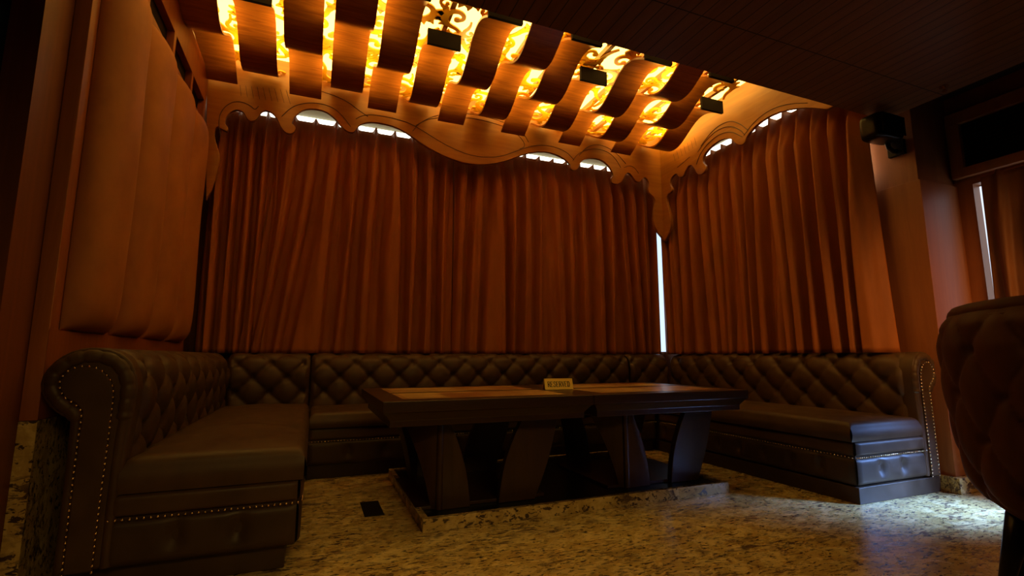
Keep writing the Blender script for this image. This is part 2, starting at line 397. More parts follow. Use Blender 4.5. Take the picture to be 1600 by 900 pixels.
for k in range(14):
    x = X0+CW*k; m.box((x-.02, YC, 3.615), (x+.02, YV, 3.66))
struct(m.build('trim_3', M['valance']))

# ------------------------------------------------------------------ scalloped valance boards
def unproj(px, py, plane, val):
    fw = Vector((math.sin(-YAW)*math.cos(PITCH), math.cos(YAW)*math.cos(PITCH), math.sin(PITCH))); rt = Vector((math.cos(YAW), -math.sin(-YAW), 0)); up = rt.cross(fw)
    d = fw*765+rt*(px-800)-up*(py-450); o = Vector((0, 0, .95)); i = 'XYZ'.index(plane)
    return o+d*((val-o[i])/d[i])
# lower edges measured as (x, z) on the back board and (y, z) on the side board
BACK = [(322,312),(333,290),(341,262),(344,243),(337,222),(334,206),(339,196),(347,202),(355,206),(357,200),(351,193),(353,182),(362,173),(372,171),(381,175),(385,184),(391,190),(399,188),(405,181),(408,174),(416,172),(426,176),(434,187),(440,201),(449,209),(458,208),(463,201),(460,196),(456,193),(458,186),(464,178),(474,171),(489,169),(508,173),(523,184),(533,197),(544,206),(553,207),(558,200),(563,194),(576,190),(596,192),(619,198),(640,210),(661,226),(687,240),(712,251),(735,256),(752,257),(772,255.5),(792,251),(810,244),(826,239),(847,236),(864,239),(880,246),(891,256),(891,263),(897,267),(904,263),(906,255),(913,249),(927,246.5),(942,250),(953,260),(959,273),(955,278),(956,286),(965,288),(973,282),(977,272),(983,269),(989,276),(994,284),(1001,284),(1004,278),(1010,277),(1015,286),(1013,294),(1015,302),(1021,306),(1025,314),(1022,330),(1021,345),(1026,360),(1032.5,374)]
SIDE = [(1032.5,374),(1037,380),(1046,362),(1049,346),(1046,330),(1041,314),(1042,304),(1049,300),(1050,294),(1046,288),(1048,278),(1056,270),(1061,277),(1068,275),(1070,267),(1078,256),(1085,263),(1088,271),(1095,273),(1102,267),(1103,259),(1097,254),(1099,243),(1110,229),(1127,217),(1143,216),(1148,224),(1158,227),(1165,221),(1166,213),(1183,193),(1210,177),(1237,170),(1265,168),(1292,171)]
bp = [unproj(x, y, 'Y', YV) for x, y in BACK]; bp = [Vector((min(max(p.x, -1.04), XV), p.z, 0)) for p in bp]
bp[-1] = Vector((XV+.012, bp[-1].y, 0))
sp_ = [unproj(x, y, 'X', XV) for x, y in SIDE]; sp_ = [Vector((p.y, p.z, 0)) for p in sp_]
sp_[0] = Vector((YV, bp[-1].y, 0))
z_tip = sp_[1].y
bp = smoothpoly(bp, 1); sp_ = smoothpoly(sp_, 1)
# one board = triangulated strip between the lower outline and the top edge, robust for overhanging hooks
def board(name, outline, place, thick, mat, ztop, end_pts, parent):
    poly = [Vector((p.x, p.y)) for p in outline]+end_pts
    from mathutils.geometry import delaunay_2d_cdt
    n = len(poly)
    vs, es, fs, ov, oe, of = delaunay_2d_cdt(poly, [(i, (i+1) % n) for i in range(n)], [list(range(n))], 1, 1e-7)
    b = MB(); k = len(vs)
    b.add([place(v.x, v.y, 0) for v in vs]+[place(v.x, v.y, thick) for v in vs],
          [tuple(f) for f in fs]+[tuple(k+i for i in reversed(f)) for f in fs])
    cntE = {}
    for f in fs:
        for i in range(len(f)):
            e = (f[i], f[(i+1) % len(f)]); key = tuple(sorted(e)); cntE.setdefault(key, []).append(e)
    for key, l in cntE.items():
        if len(l) == 1: a, c = l[0]; b.f.append((c, a, k+a, k+c)); b.m.append(0)
    o = b.build(name, mat, parent, bevel=.004, seg=1)
    return o
val = thing('scalloped_valance', (XV, YV, 3.6), 'honey coloured wooden valance with scalloped lower edge and a carved drop at the corner', 'valance')
place_b = lambda a, z, t: (a, YV+t, z)
place_s = lambda a, z, t: (XV+t, a, z)
ob = board('back_board', bp, place_b, .035, M['valance'], 3.80, [Vector((XV+.012, 3.81)), Vector((-1.04, 3.81))], val)
osd = board('side_board', sp_, place_s, .035, M['valance_y'], 3.80, [Vector((YC+.001, sp_[-1].y)), Vector((YC+.001, 3.81)), Vector((YV, 3.81))], val)
# engraved lines
def line_on(px, plane, val_, name='inlay_line', r=.0032):
    pts = [unproj(x, y, plane, val_-.001) for x, y in px]; pts = smoothpoly(pts, 2)
    return pts
gm = MB()
lines_back = [[(345,213),(341,190),(346,172),(360,160),(376,158),(392,165),(398,172),(404,166)],
 [(440,182),(452,170),(466,163),(485,160),(508,163),(525,171),(538,184),(548,198)],
 [(500,142),(525,150),(545,160),(560,172),(575,182)],
 [(556,186),(566,180),(585,179),(612,184),(640,192),(662,205),(700,229),(740,245),(780,246),(812,234),(838,226),(862,228),(884,236),(897,250)],
 [(650,196),(665,187),(690,183),(722,183),(752,187),(790,198),(812,212),(822,228),(812,233)],
 [(645,205),(655,192),(680,180),(715,176),(752,180),(795,193),(818,208),(826,222)],
 [(895,251),(902,241),(916,234),(932,232),(950,237),(962,248),(970,262)],
 [(905,243),(915,231),(930,225),(948,229),(965,241),(978,256)],
 [(975,262),(983,258),(992,262),(998,271)]]
for i, l in enumerate(lines_back): gm.tube(line_on(l, 'Y', YV), .0035, 5)
for k in range(9):                          # fan of fine flutes near the left corner
    x = 375+k*9; gm.tube([unproj(x, 133+k*.9, 'Y', YV), unproj(x+2+k*.6, 150+k*1.6, 'Y', YV)], .0022, 4)
gm.build('inlay_lines', M['groove'], ob)
gm = MB()
lines_side = [[(1088,257),(1094,240),(1106,224),(1124,209),(1143,205),(1160,214)],
 [(1090,238),(1102,220),(1120,203),(1140,196),(1156,202),(1163,210)],
 [(1095,228),(1108,210),(1124,195),(1142,188),(1158,194),(1168,203)],
 [(1162,212),(1180,188),(1205,170),(1232,162),(1262,161)],
 [(1058,262),(1066,255),(1072,250),(1078,245)]]
for l in lines_side: gm.tube(line_on(l, 'X', XV), .0035, 5)
for k in range(7):
    x = 1052+k*5.5; gm.tube([unproj(x, 240-k*4.2, 'X', XV), unproj(x+3, 252-k*4.0, 'X', XV)], .0022, 4)
gm.build('inlay_lines', M['groove'], osd)

# ------------------------------------------------------------------ left wall: upholstered panel in a wooden frame
pn = thing('upholstered_wall_panel', (XL, 2.55, .70), 'tall orange suede wall panel of padded vertical sections in a wooden frame above the left sofa', 'wall panel')
m = MB(); m.box((XL-.059, 2.55, .701), (XL, 4.79, 1.06)); m.box((XL-.059, 2.55, 1.06), (XL, 2.60, 3.46))
m.box((XL-.059, 2.60, 1.06), (XL-.02, 4.79, 2.93)); m.box((XL-.059, 4.72, 1.06), (XL, 4.79, 3.46))
m.box((XL-.059, 2.60, 2.93), (XL, 4.72, 2.985)); m.box((XL-.059, 2.60, 3.17), (XL, 4.72, 3.46))
for y in (2.66, 3.18, 3.735, 4.26): m.box((XL-.059, y, 2.985), (XL, y+.05, 3.17))
m.build('panel_frame', M['frame'], pn, bevel=.002, seg=1)
m = MB(); m.box((XL-.055, 2.61, 2.986), (XL-.045, 4.71, 3.169)); m.build('dark_back_panel', M['blackmatt'], pn)
ye = [2.62, 3.17, 3.70, 4.22, 4.71]
for k in range(4):
    a, b = ye[k]+.06, ye[k+1]-.001; zz0, zz1 = 1.065, 2.925
    def f(u, v, a=a, b=b):
        # parameter spacing denser at the borders
        uu = .5-.5*math.cos(PI*u); vv = .5-.5*math.cos(PI*v); us = uu
        e = (1-abs(2*us-1)**2.4)**.55 if abs(2*us-1) < 1 else 0
        g = (1-abs(2*vv-1)**16)**.5 if abs(2*vv-1) < 1 else 0
        wob = .004*math.sin(uu*5+vv*9+k)*e*g
        return (XL-.018+.112*e*g+wob, a+(b-a)*uu, zz0+(zz1-zz0)*vv)
    m = MB(); m.grid(f, 26, 46); m.build('padded_section', M['suede'], pn, smooth=True)

# ------------------------------------------------------------------ curtains
def curtain(name, p0, p1, z0, z1, sp, amp, mat, label, group=None, seed=1, nrm=(0, -1), flare=0, edge_wave=0, lean=0):
    rnd = random.Random(seed); p0 = Vector((*p0, 0)); p1 = Vector((*p1, 0)); d = p1-p0; L = d.length; d.normalize(); nn = Vector((*nrm, 0))
    n = max(3, round(L/sp)); NU = n*26; NV = 56
    wob = [rnd.uniform(-1, 1) for _ in range(n+3)]; ph = [rnd.uniform(0, 6.28) for _ in range(n+3)]; am = [rnd.uniform(.65, 1.25) for _ in range(n+3)]
    def itp(a, x):
        i = int(x); f = x-i; f = f*f*(3-2*f); return a[min(i, n+2)]*(1-f)+a[min(i+1, n+2)]*f
    def f(u, v):
        x = u*n; h = v                                    # v 0 bottom, 1 top
        low = 1-h
        xs = x+low*.62*itp(wob, x)+.10*math.sin(low*3+itp(ph, x))*min(1, low*2)
        fr = xs-math.floor(xs)
        sm = lambda lo, hi, q: (lambda t: t*t*(3-2*t))(min(1, max(0, (q-lo)/(hi-lo))))
        c = sm(.20, .52, fr)*(1-sm(.84, 1.0, fr))*(.86+.14*math.sin(PI*min(1, max(0, (fr-.3)/.6))))
        pin = max(0, (h-.82)/.18)**1.1; cn = math.exp(-((fr-.66)/.10)**2); c = c*(1-pin)+cn*pin
        k = 1
        a = amp*itp(am, x)*(1 if h < .85 else 1-.45*(h-.85)/.15)
        dep = a*(c**k)
        dep += .05*amp*math.sin(2*PI*fr*2+itp(ph, x)*1.0)*min(1, low*3)*(1-.4*low)
        dep *= min(1, .12+u*n*1.6, .12+(1-u)*n*1.6) if name == 'curtain' else 1
        asym = .10*math.sin(2*PI*fr+.6*math.sin(itp(ph, x)))*min(1, low*4+.15)*itp(am, x)          # folds lean over, giving hard dark edges
        along = u*L+asym*L/n*.62
        along += lean*low**1.5*max(0, 1-u*1.6)+flare*low**1.4*max(0, u-.6)/.4
        if edge_wave: along += edge_wave*math.sin(h*PI)*max(0, 1-u*4)
        top = .022*cn if v > .999 else 0
        q = p0+d*along+nn*(dep-.02)
        return (q.x, q.y, z0+(z1-z0)*v+top-.0)
    m = MB(); m.grid(f, NU, NV)
    o = m.build(name, mat, None, smooth=True, fix=False)
    s = o.modifiers.new('s', 'SOLIDIFY'); s.thickness = .004; s.offset = 0
    tag(o, label, 'curtain', group); return o
G = 'velvet curtains around the booth'
ZT = 3.30
curtain('curtain', (-.97, 5.10), (-.37, 5.10), .985, ZT, .12, .13, M['curtain'], 'short dark rust curtain with deep folds in the left corner of the booth', G, 3)
curtain('curtain', (-.42, 5.07), (1.335, 5.07), .985, ZT, .19, .15, M['curtain'], 'rust velvet curtain left of centre on the back wall, ending at the middle seam', G, 11, lean=-.22)
curtain('curtain', (1.345, 5.07), (4.083, 5.07), .985, ZT, .178, .145, M['curtain'], 'rust velvet curtain right of the middle seam, reaching the booth corner', G, 23)
curtain('curtain', (4.165, 5.045), (4.165, 2.46), .985, ZT, .165, .14, M['curtain'], 'rust velvet curtain on the right side wall, over the right sofa', G, 31, (-1, 0), .06)
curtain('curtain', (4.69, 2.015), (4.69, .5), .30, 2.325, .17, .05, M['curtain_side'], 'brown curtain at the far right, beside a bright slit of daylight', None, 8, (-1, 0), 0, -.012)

# ------------------------------------------------------------------ sofas
PROF = [(0, .40), (0, .50), (-.004, .60), (-.014, .70), (-.022, .80), (-.012, .88), (.018, .94), (.070, .975), (.135, .985), (.200, .975), (.255, .940), (.290, .885), (.297, .830), (.272, .770), (.225, .722), (.190, .695), (.182, .64), (.175, .40)]
prof_s, prof_L = resample([Vector((a, b, 0)) for a, b in smoothpoly([Vector((a, b, 0)) for a, b in PROF], 2) and [(p.x, p.y) for p in smoothpoly([Vector((a, b, 0)) for a, b in PROF], 2)]], 110)
def tuft_back(length, du=.27, dv=.26, amp=.045, phase=0.0, m0=0.02, m1=0.02):
    """returns MB grid in local coords: l along length, o outward offset, z"""
    NU = max(8, int(length/.0125)); pts = prof_s; n = len(pts)-1; out = []
    for j in range(n+1):
        p = pts[j]; t = (pts[min(j+1, n)]-pts[max(j-1, 0)]).normalized(); nrm = Vector((-t.y, t.x, 0))   # outward of surface
        v = prof_L*j/n; row = []
        for i in range(NU+1):
            l = length*i/NU; u = l+phase
            vv = v-.11
            a = u/du+vv/dv; b = u/du-vv/dv
            sa = abs(math.sin(PI*a)); sb = abs(math.sin(PI*b))
            puff = (sa*sb)**.42
            # buttons
            ra = a-round(a); rb = b-round(b); r2 = ((ra+rb)/2*du)**2+((ra-rb)/2*dv)**2
            btn = math.exp(-r2/(.030**2))
            # radial pleats round a button
            ang = math.atan2((ra-rb)/2*dv, (ra+rb)/2*du+1e-9); rr = math.sqrt(r2)
            pl = .0022*math.sin(ang*9)*math.exp(-((rr-.030)/.022)**2)
            # fade at top of the roll and at bottom
            top = min(1, max(0, (.64-v)/.12)); bt = min(1, v/.05)
            edge = min(1, l/.03, (length-l)/.03); edge = max(0, edge)
            d = amp*(.75*puff-.55*btn+pl/amp)*top*bt
            if v > .56:                                            # vertical gathers running over the roll
                g = abs(math.sin(PI*(u/du)))**.35
                d += .010*(g-.5)*min(1, (v-.56)/.06)*max(0, min(1, (1.0-v)/.2))
            d = d*edge-.012*(1-edge)
            q = p+nrm*d; row.append((l, q.x, q.y))
        out.append(row)
    return out
def add_back(mb, rows, place):
    W = len(rows[0]); n = len(rows)
    mb.add([place(*q) for r in rows for q in r], [(j*W+i, j*W+i+1, (j+1)*W+i+1, (j+1)*W+i) for j in range(n-1) for i in range(W-1)]
           + [tuple(j*W for j in range(n)), tuple(j*W+W-1 for j in range(n))[::-1], tuple(range(W)), tuple((n-1)*W+i for i in range(W))[::-1]] if False else
           [(j*W+i, j*W+i+1, (j+1)*W+i+1, (j+1)*W+i) for j in range(n-1) for i in range(W-1)])
def cushion(x0, x1, y0, y1, z0, z1, crown=.03, r=.045, nx=30, ny=40):
    m = MB()
    def rr(s):          # superellipse cross section around the rim
        return s
    def top(u, v):
        x = x0+(x1-x0)*(.5-.5*math.cos(PI*u)); y = y0+(y1-y0)*(.5-.5*math.cos(PI*v))
        ex = min(x-x0, x1-x)/r; ey = min(y-y0, y1-y)/r
        def k(e): e = min(1, max(0, e)); return 1-math.sqrt(1-(1-e)**2) if False else math.sqrt(max(0, 1-(1-e)**2))
        h = min(k(ex), k(ey)) if min(ex, ey) < 1 else 1
        h = k(ex)*k(ey)
        cr = crown*(1-((2*(x-x0)/(x1-x0)-1)**2))*(1-((2*(y-y0)/(y1-y0)-1)**4))
        return (x, y, z1-r+r*h+cr)
    m.grid(top, nx, ny)
    def side(a, b, out):
        def f(u, v):
            t = .5-.5*math.cos(PI*u)
            bul = .010*math.sin(PI*v)
            return (a[0]+(b[0]-a[0])*t+out[0]*bul, a[1]+(b[1]-a[1])*t+out[1]*bul, z0+(z1-r-z0)*v)
        return f
    m.grid(side((x0, y0), (x1, y0), (0, -1)), nx, 6); m.grid(side((x1, y0), (x1, y1), (1, 0)), ny, 6)
    m.grid(side((x1, y1), (x0, y1), (0, 1)), nx, 6); m.grid(side((x0, y1), (x0, y0), (-1, 0)), ny, 6)
    m.add([(x0, y0, z0), (x1, y0, z0), (x1, y1, z0), (x0, y1, z0)], [(0, 3, 2, 1)])
    return m
def rail_panel(path, z0, z1, buttons, depth=.018, out=1):
    """upholstered face that follows path [(x,y,nx,ny)...] as straight runs; puffed between vertical button pleats"""
    m = MB()
    for (a, b, nrm) in path:
        L = math.hypot(b[0]-a[0], b[1]-a[1]); NU = max(6, int(L/.02))
        def f(u, v, a=a, b=b, nrm=nrm, L=L):
            l = u*L; q = l/buttons
            pul = math.exp(-((q-round(q))*buttons/.028)**2)*(1-.0*v)*math.exp(-((v-.55)/.30)**2)
            if round(q)*buttons < .05 or round(q)*buttons > L-.05: pul = 0
            fat = math.sqrt(max(0, 1-(2*v-1)**6)); e = min(1, l/.02, (L-l)/.02)
            d = depth*(fat*(.5+.5*e)-pul*1.3)
            return (a[0]+(b[0]-a[0])*u+nrm[0]*d, a[1]+(b[1]-a[1])*u+nrm[1]*d, z0+(z1-z0)*v)
        m.grid(f, NU, 14)
    return m
def nails(pts, spacing, r, nrm):
    m = MB(); pts, L = resample(pts, max(2, int(sum((Vector(b)-Vector(a)).length for a, b in zip(pts, pts[1:]))/spacing)))
    for p in pts: m.ball(p, r, 6, 4)
    return m

# front face outline of an arm end (o outward offset from the inner face, z)
ARM = [(0, .40), (-.002, .50), (-.006, .60), (-.016, .70), (-.024, .80), (-.014, .885), (.018, .945), (.070, .980), (.135, .992), (.200, .982), (.258, .945), (.296, .888), (.303, .830), (.278, .770), (.232, .722), (.190, .700), (.183, .64), (.180, .12), (.035, .12), (.035, .40)]
NAILP = [(.155, .115), (.155, .30), (.155, .45), (.155, .62), (.152, .70), (.153, .735), (.178, .765), (.210, .785), (.232, .820), (.236, .858), (.218, .892), (.185, .912), (.150, .915), (.112, .903), (.082, .877), (.062, .840), (.054, .80), (.055, .71), (.057, .57), (.060, .43), (.062, .28), (.062, .115)]
def arm_end(t, place, y, dirn, mats):
    """place(o, z)->x ; panel in plane y facing -Y"""
    m = MB(); out = smoothpoly([Vector((a, b, 0)) for a, b in ARM[:-2]], 1); out = [(p.x, p.y) for p in out]+[(.035, .12), (.035, .40)]
    n = len(out)
    m.prism([(place(o), y, z) for o, z in out], (0, .10, 0)); b = m.build('arm_end_panel', mats[0], t, bevel=.012, seg=3)
    # inner raised panel, inside the nail line
    m = MB(); inn = [(o, z) for o, z in NAILP]; m.prism([(place(o), y-.010, z) for o, z in inn], (0, .02, 0)); m.build('arm_facing', mats[0], t, bevel=.008, seg=3)
    # pleated roll round the face
    m = MB(); roll = [Vector((place(o), y+.012, z)) for o, z in smoothpoly([Vector((a, b, 0)) for a, b in [(o*1.0, z) for o, z in [(.028, .42), (.022, .60), (.012, .72), (.006, .82), (.020, .885), (.060, .935), (.135, .958), (.200, .945), (.248, .905), (.268, .850), (.250, .795), (.212, .752), (.180, .728)]]], 2) for o, z in [(o.x, o.y) if hasattr(o, 'x') else (o, z)]] if False else []
    rp = [p for p in smoothpoly([Vector((o, z, 0)) for o, z in [(.026, .12), (.026, .42), (.022, .60), (.014, .72), (.008, .82), (.024, .885), (.062, .935), (.135, .958), (.200, .945), (.248, .905), (.268, .850), (.250, .795), (.212, .752), (.176, .728), (.170, .66), (.170, .12)]], 2)]
    rp, L = resample(rp, 260); rad = []
    for i, p in enumerate(rp):
        s = L*i/260; base = .020 if p.y < .70 else .030
        if p.y >= .70: base -= .0035*(abs(math.cos(PI*s/.055))**10)
        rad.append(base)
    m = MB(); m.tube([(place(p.x), y+.012, p.y) for p in rp], rad, 12); m.build('arm_roll', mats[0], t, smooth=True)
    m = nails([(place(o), y-.011, z) for o, z in smoothpoly_t(NAILP)], .024, .0060, None); m.build('nailhead_trim', M['nail'], t, smooth=True)
def smoothpoly_t(l): return [(p.x, p.y) for p in smoothpoly([Vector((a, b, 0)) for a, b in l], 2)]

# left sofa ---------------------------------------------------
YE, XI = 2.53, -.70                # end plane, inner face of the backrest
t = thing('chesterfield_sofa', (-.5, YE, 0), 'brown leather chesterfield sofa along the left wall, its rolled end studded with brass nails', 'sofa', 'button-tufted booth sofas')
m = MB(); add_back(m, tuft_back(4.88-YE-.06, phase=.05), lambda l, o, z: (XI-o, YE+.06+l, z)); m.build('backrest', M['leather'], t, smooth=True)
m = MB(); add_back(m, tuft_back(.66, phase=.07), lambda l, o, z: (XI+.02+l, 4.90+o, z)); m.build('corner_backrest', M['leather'], t, smooth=True)
cushion(XI-.01, -.012, YE+.005, 4.905, .395, .535, .05, .04, 30, 60).build('seat_cushion', M['leather'], t, smooth=True)
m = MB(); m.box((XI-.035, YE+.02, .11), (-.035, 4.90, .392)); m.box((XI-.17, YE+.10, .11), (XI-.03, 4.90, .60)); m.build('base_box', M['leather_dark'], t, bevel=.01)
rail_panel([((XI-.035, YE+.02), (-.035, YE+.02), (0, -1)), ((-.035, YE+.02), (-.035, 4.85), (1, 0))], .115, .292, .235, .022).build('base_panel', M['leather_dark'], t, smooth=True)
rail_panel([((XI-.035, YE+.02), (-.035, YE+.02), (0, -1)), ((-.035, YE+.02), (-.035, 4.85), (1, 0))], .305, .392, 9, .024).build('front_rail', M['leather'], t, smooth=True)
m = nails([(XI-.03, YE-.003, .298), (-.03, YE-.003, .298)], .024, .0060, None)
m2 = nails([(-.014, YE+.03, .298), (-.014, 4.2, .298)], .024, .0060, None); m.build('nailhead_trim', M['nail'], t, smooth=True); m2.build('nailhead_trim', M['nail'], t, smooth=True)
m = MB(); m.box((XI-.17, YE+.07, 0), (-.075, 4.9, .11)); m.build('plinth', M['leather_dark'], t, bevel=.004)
arm_end(t, lambda o: XI-o, YE, -1, [M['leather']])
# back sofa ---------------------------------------------------
t = thing('chesterfield_sofa', (1.6, 4.25, 0), 'long brown leather sofa along the back wall behind the tables, diamond tufted', 'sofa', 'button-tufted booth sofas')
m = MB(); add_back(m, tuft_back(3.46, phase=.02), lambda l, o, z: (-.01+l, 4.90+o, z)); m.build('backrest', M['leather'], t, smooth=True)
cushion(0.0, 3.30, 4.235, 4.905, .395, .515, .02, .04, 60, 24).build('seat_cushion', M['leather'], t, smooth=True)
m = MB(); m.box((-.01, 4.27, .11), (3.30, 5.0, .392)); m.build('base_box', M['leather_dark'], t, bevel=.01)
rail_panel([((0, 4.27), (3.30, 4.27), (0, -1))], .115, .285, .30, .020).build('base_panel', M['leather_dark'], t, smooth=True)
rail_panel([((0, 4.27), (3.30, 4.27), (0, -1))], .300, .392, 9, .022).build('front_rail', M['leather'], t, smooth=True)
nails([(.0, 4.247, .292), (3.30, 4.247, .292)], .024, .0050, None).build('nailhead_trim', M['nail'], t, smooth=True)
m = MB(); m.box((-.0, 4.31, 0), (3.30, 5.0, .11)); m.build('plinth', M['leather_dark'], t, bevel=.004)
# right sofa --------------------------------------------------
YE2, XI2, XF = 2.25, 4.045, 3.33
t = thing('chesterfield_sofa', (3.8, YE2, 0), 'brown leather sofa under the right side curtain, its end lit blue by daylight', 'sofa', 'button-tufted booth sofas')
m = MB(); add_back(m, tuft_back(4.88-YE2-.06, phase=.13), lambda l, o, z: (XI2+o*.9, YE2+.06+l, z)); m.build('backrest', M['leather'], t, smooth=True)
m = MB(); add_back(m, tuft_back(.55, phase=.1), lambda l, o, z: (3.465+l, 4.90+o, z)); m.build('corner_backrest', M['leather'], t, smooth=True)
cushion(XF-.018, XI2+.01, YE2+.005, 4.905, .395, .520, .025, .035, 30, 60).build('seat_cushion', M['leather'], t, smooth=True)
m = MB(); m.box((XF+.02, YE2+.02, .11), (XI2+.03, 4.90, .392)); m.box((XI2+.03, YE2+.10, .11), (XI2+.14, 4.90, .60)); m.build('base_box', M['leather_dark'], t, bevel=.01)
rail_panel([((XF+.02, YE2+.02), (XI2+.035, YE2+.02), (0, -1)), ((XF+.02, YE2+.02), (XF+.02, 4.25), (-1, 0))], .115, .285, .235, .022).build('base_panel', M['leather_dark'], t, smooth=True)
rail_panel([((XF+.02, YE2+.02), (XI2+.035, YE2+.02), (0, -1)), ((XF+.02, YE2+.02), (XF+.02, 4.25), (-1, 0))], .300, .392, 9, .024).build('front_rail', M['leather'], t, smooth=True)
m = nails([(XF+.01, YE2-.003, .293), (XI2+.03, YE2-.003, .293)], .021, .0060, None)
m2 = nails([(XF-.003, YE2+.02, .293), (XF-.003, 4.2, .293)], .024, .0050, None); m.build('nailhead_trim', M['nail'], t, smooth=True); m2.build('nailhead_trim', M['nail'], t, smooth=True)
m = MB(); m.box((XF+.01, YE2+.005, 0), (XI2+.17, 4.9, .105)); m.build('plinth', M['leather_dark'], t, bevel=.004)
arm_end(t, lambda o: XI2+o*.88, YE2, 1, [M['leather']])

# ------------------------------------------------------------------ granite plinth and the two tables
pl = thing('table_platform', (1.7, 3.5, 0), 'low granite edged platform with a black top under the tables', 'platform')
m = MB(); m.box((.602, 2.80, 0), (2.786, 2.835, .072)); m.box((.602, 4.09, 0), (2.786, 4.125, .072)); m.box((.602, 2.835, 0), (.637, 4.09, .072)); m.box((2.751, 2.835, 0), (2.786, 4.09, .072))
m.build('granite_edging', M['granite'], pl, bevel=.003)
m = MB(); m.box((.637, 2.835, 0), (2.751, 4.09, .055)); m.build('black_top', M['black'], pl)
def table(x0, x1, label, legs):
    y0, y1 = 2.775, 4.02; cx = (x0+x1)/2
    t = thing('dining_table', (cx, 3.4, .055), label, 'table', 'pair of square dining tables')
    m = MB()
    prof = [(0, .71), (0, .650), (.012, .643), (.045, .600), (.045, .565)]
    rings = [[(x0+i, y0+i, z), (x1-i, y0+i, z), (x1-i, y1-i, z), (x0+i, y1-i, z)] for i, z in prof]
    vs = [p for r in rings for p in r]; fs = [(0, 1, 2, 3)]
    for k in range(len(prof)-1): fs += [(4*k+i, 4*k+(i+1) % 4, 4*k+4+(i+1) % 4, 4*k+4+i) for i in range(4)]
    fs.append(tuple(4*(len(prof)-1)+i for i in (3, 2, 1, 0))); m.add(vs, fs)
    top = m.build('tabletop', M['table'], t, bevel=.004)
    b = .13; mid = (y0+y1)/2
    for (a, c) in ((y0+b, mid-.045), (mid+.045, y1-b)):
        m = MB(); m.box((x0+b, a, .7095), (x1-b, c, .7112)); m.build('leather_inlay', M['inlay'], top)
    # base plate and four swept legs
    m = MB(); m.box((cx-.42, 3.02, .055), (cx+.42, 3.78, .075)); m.build('base_plate', M['table'], t, bevel=.003)
    for yy, d in ((2.98, 1), (3.82, -1)):
        # left leg: L shaped, rounded post with two curved wings
        def curve(xb, xt, bow, n=14): return [(xb+(xt-xb)*k/n+bow*math.sin(PI*k/n), .056+(.565-.056)*k/n) for k in range(n+1)]
        px = x0+.375
        r = curve(px+.19, px+.055, .028); m = MB()
        m.prism([(px, yy, .056)]+[(x, yy, z) for x, z in r]+[(px, yy, .565)], (0, .035*d, 0))
        l = curve(px-.045, px-.20, .020)
        m.prism([(px, yy, .056), (px, yy, .565)]+[(x, yy+(px-x)*.9*d, z) for x, z in l[::-1]], (.03, .03*d, 0))
        m.tube([(px, yy+.01*d, .056), (px, yy+.01*d, .565)], .020, 14)
        m.build('leg', M['tableleg'], t, bevel=.003, seg=1)
        a = curve(x1-.57, x1-.405, -.035); c = curve(x1-.325, x1-.155, .020)
        m = MB(); m.prism([(x, yy, z) for x, z in a]+[(x, yy, z) for x, z in c[::-1]], (0, .05*d, 0))
        m.build('leg', M['tableleg'], t, bevel=.004, seg=1)
    m = MB(); m.box((x0+.22, 3.02, .545), (x1-.22, 3.06, .566)); m.build('under_frame', M['table'], t); m = MB(); m.box((x0+.22, 3.74, .545), (x1-.22, 3.78, .566)); m.build('under_frame', M['table'], t)
    return t
table(.362, 1.680, 'dark wood table on swept legs, the left one, beside the black floor plate', 0)
table(1.684, 3.000, 'dark wood table on swept legs, the right one, nearer the right sofa', 0)

# reserved sign
RS = (1.70, 3.30, .712)
sg_ = thing('reserved_sign', (1.715, 3.34, .712), 'small brass tent sign reading RESERVED on the table', 'sign')
SW, SH = .225, .078; lean = .022
ca = math.atan2(-.05, 1)
m = MB()
for s in (1, -1):
    m.prism([(-SW/2, -s*.03, 0), (SW/2, -s*.03, 0), (SW/2, -s*.003, SH), (-SW/2, -s*.003, SH)], (0, s*.003, 0))
m.box((-SW/2, -.004, SH-.002), (SW/2, .004, SH+.001))
pls = m.build('sign_plate', M['nail2'], sg_, bevel=.0006, seg=1); pls.location = (0, 0, 0)
LT = {'R': [([(.5, 0), (.5, 7)], 1.1), ([(0, 0), (1.3, 0)], .35), ([(0, 7), (2.5, 7)], .4), ([(2.3, 7), (3.5, 6.6), (3.9, 5.4), (3.3, 4.1), (2.3, 3.7), (.8, 3.7)], .75), ([(2.2, 3.6), (4.3, 0)], 1.0), ([(3.6, 0), (4.7, 0)], .35)],
 'E': [([(.5, 0), (.5, 7)], 1.1), ([(0, 0), (3.9, 0), (4.1, 1.5)], .4), ([(0, 7), (3.7, 7), (3.8, 5.6)], .4), ([(.8, 3.6), (2.7, 3.6)], .4), ([(2.7, 2.8), (2.7, 4.4)], .35)],
 'S': [([(3.5, 5.4), (3.1, 6.6), (1.9, 7), (.8, 6.4), (.6, 5.2), (1.6, 4.1), (2.9, 3.3), (3.6, 2.0), (3.0, .5), (1.8, 0), (.7, .4), (.3, 1.8)], .75), ([(3.6, 5.2), (3.6, 7)], .3), ([(.3, 0), (.3, 1.9)], .3)],
 'V': [([(.5, 7), (2.3, 0)], 1.1), ([(2.3, 0), (4.0, 7)], .4), ([(-.2, 7), (1.4, 7)], .35), ([(3.3, 7), (4.8, 7)], .35)],
 'D': [([(.5, 0), (.5, 7)], 1.1), ([(0, 0), (2.0, 0)], .4), ([(0, 7), (2.0, 7)], .4), ([(1.9, 7), (3.4, 6.2), (4.0, 3.5), (3.4, .8), (1.9, 0)], .95)]}
m = MB(); sxl = .176/(8*5.3); x = -.088; szl = .030/7*1.25
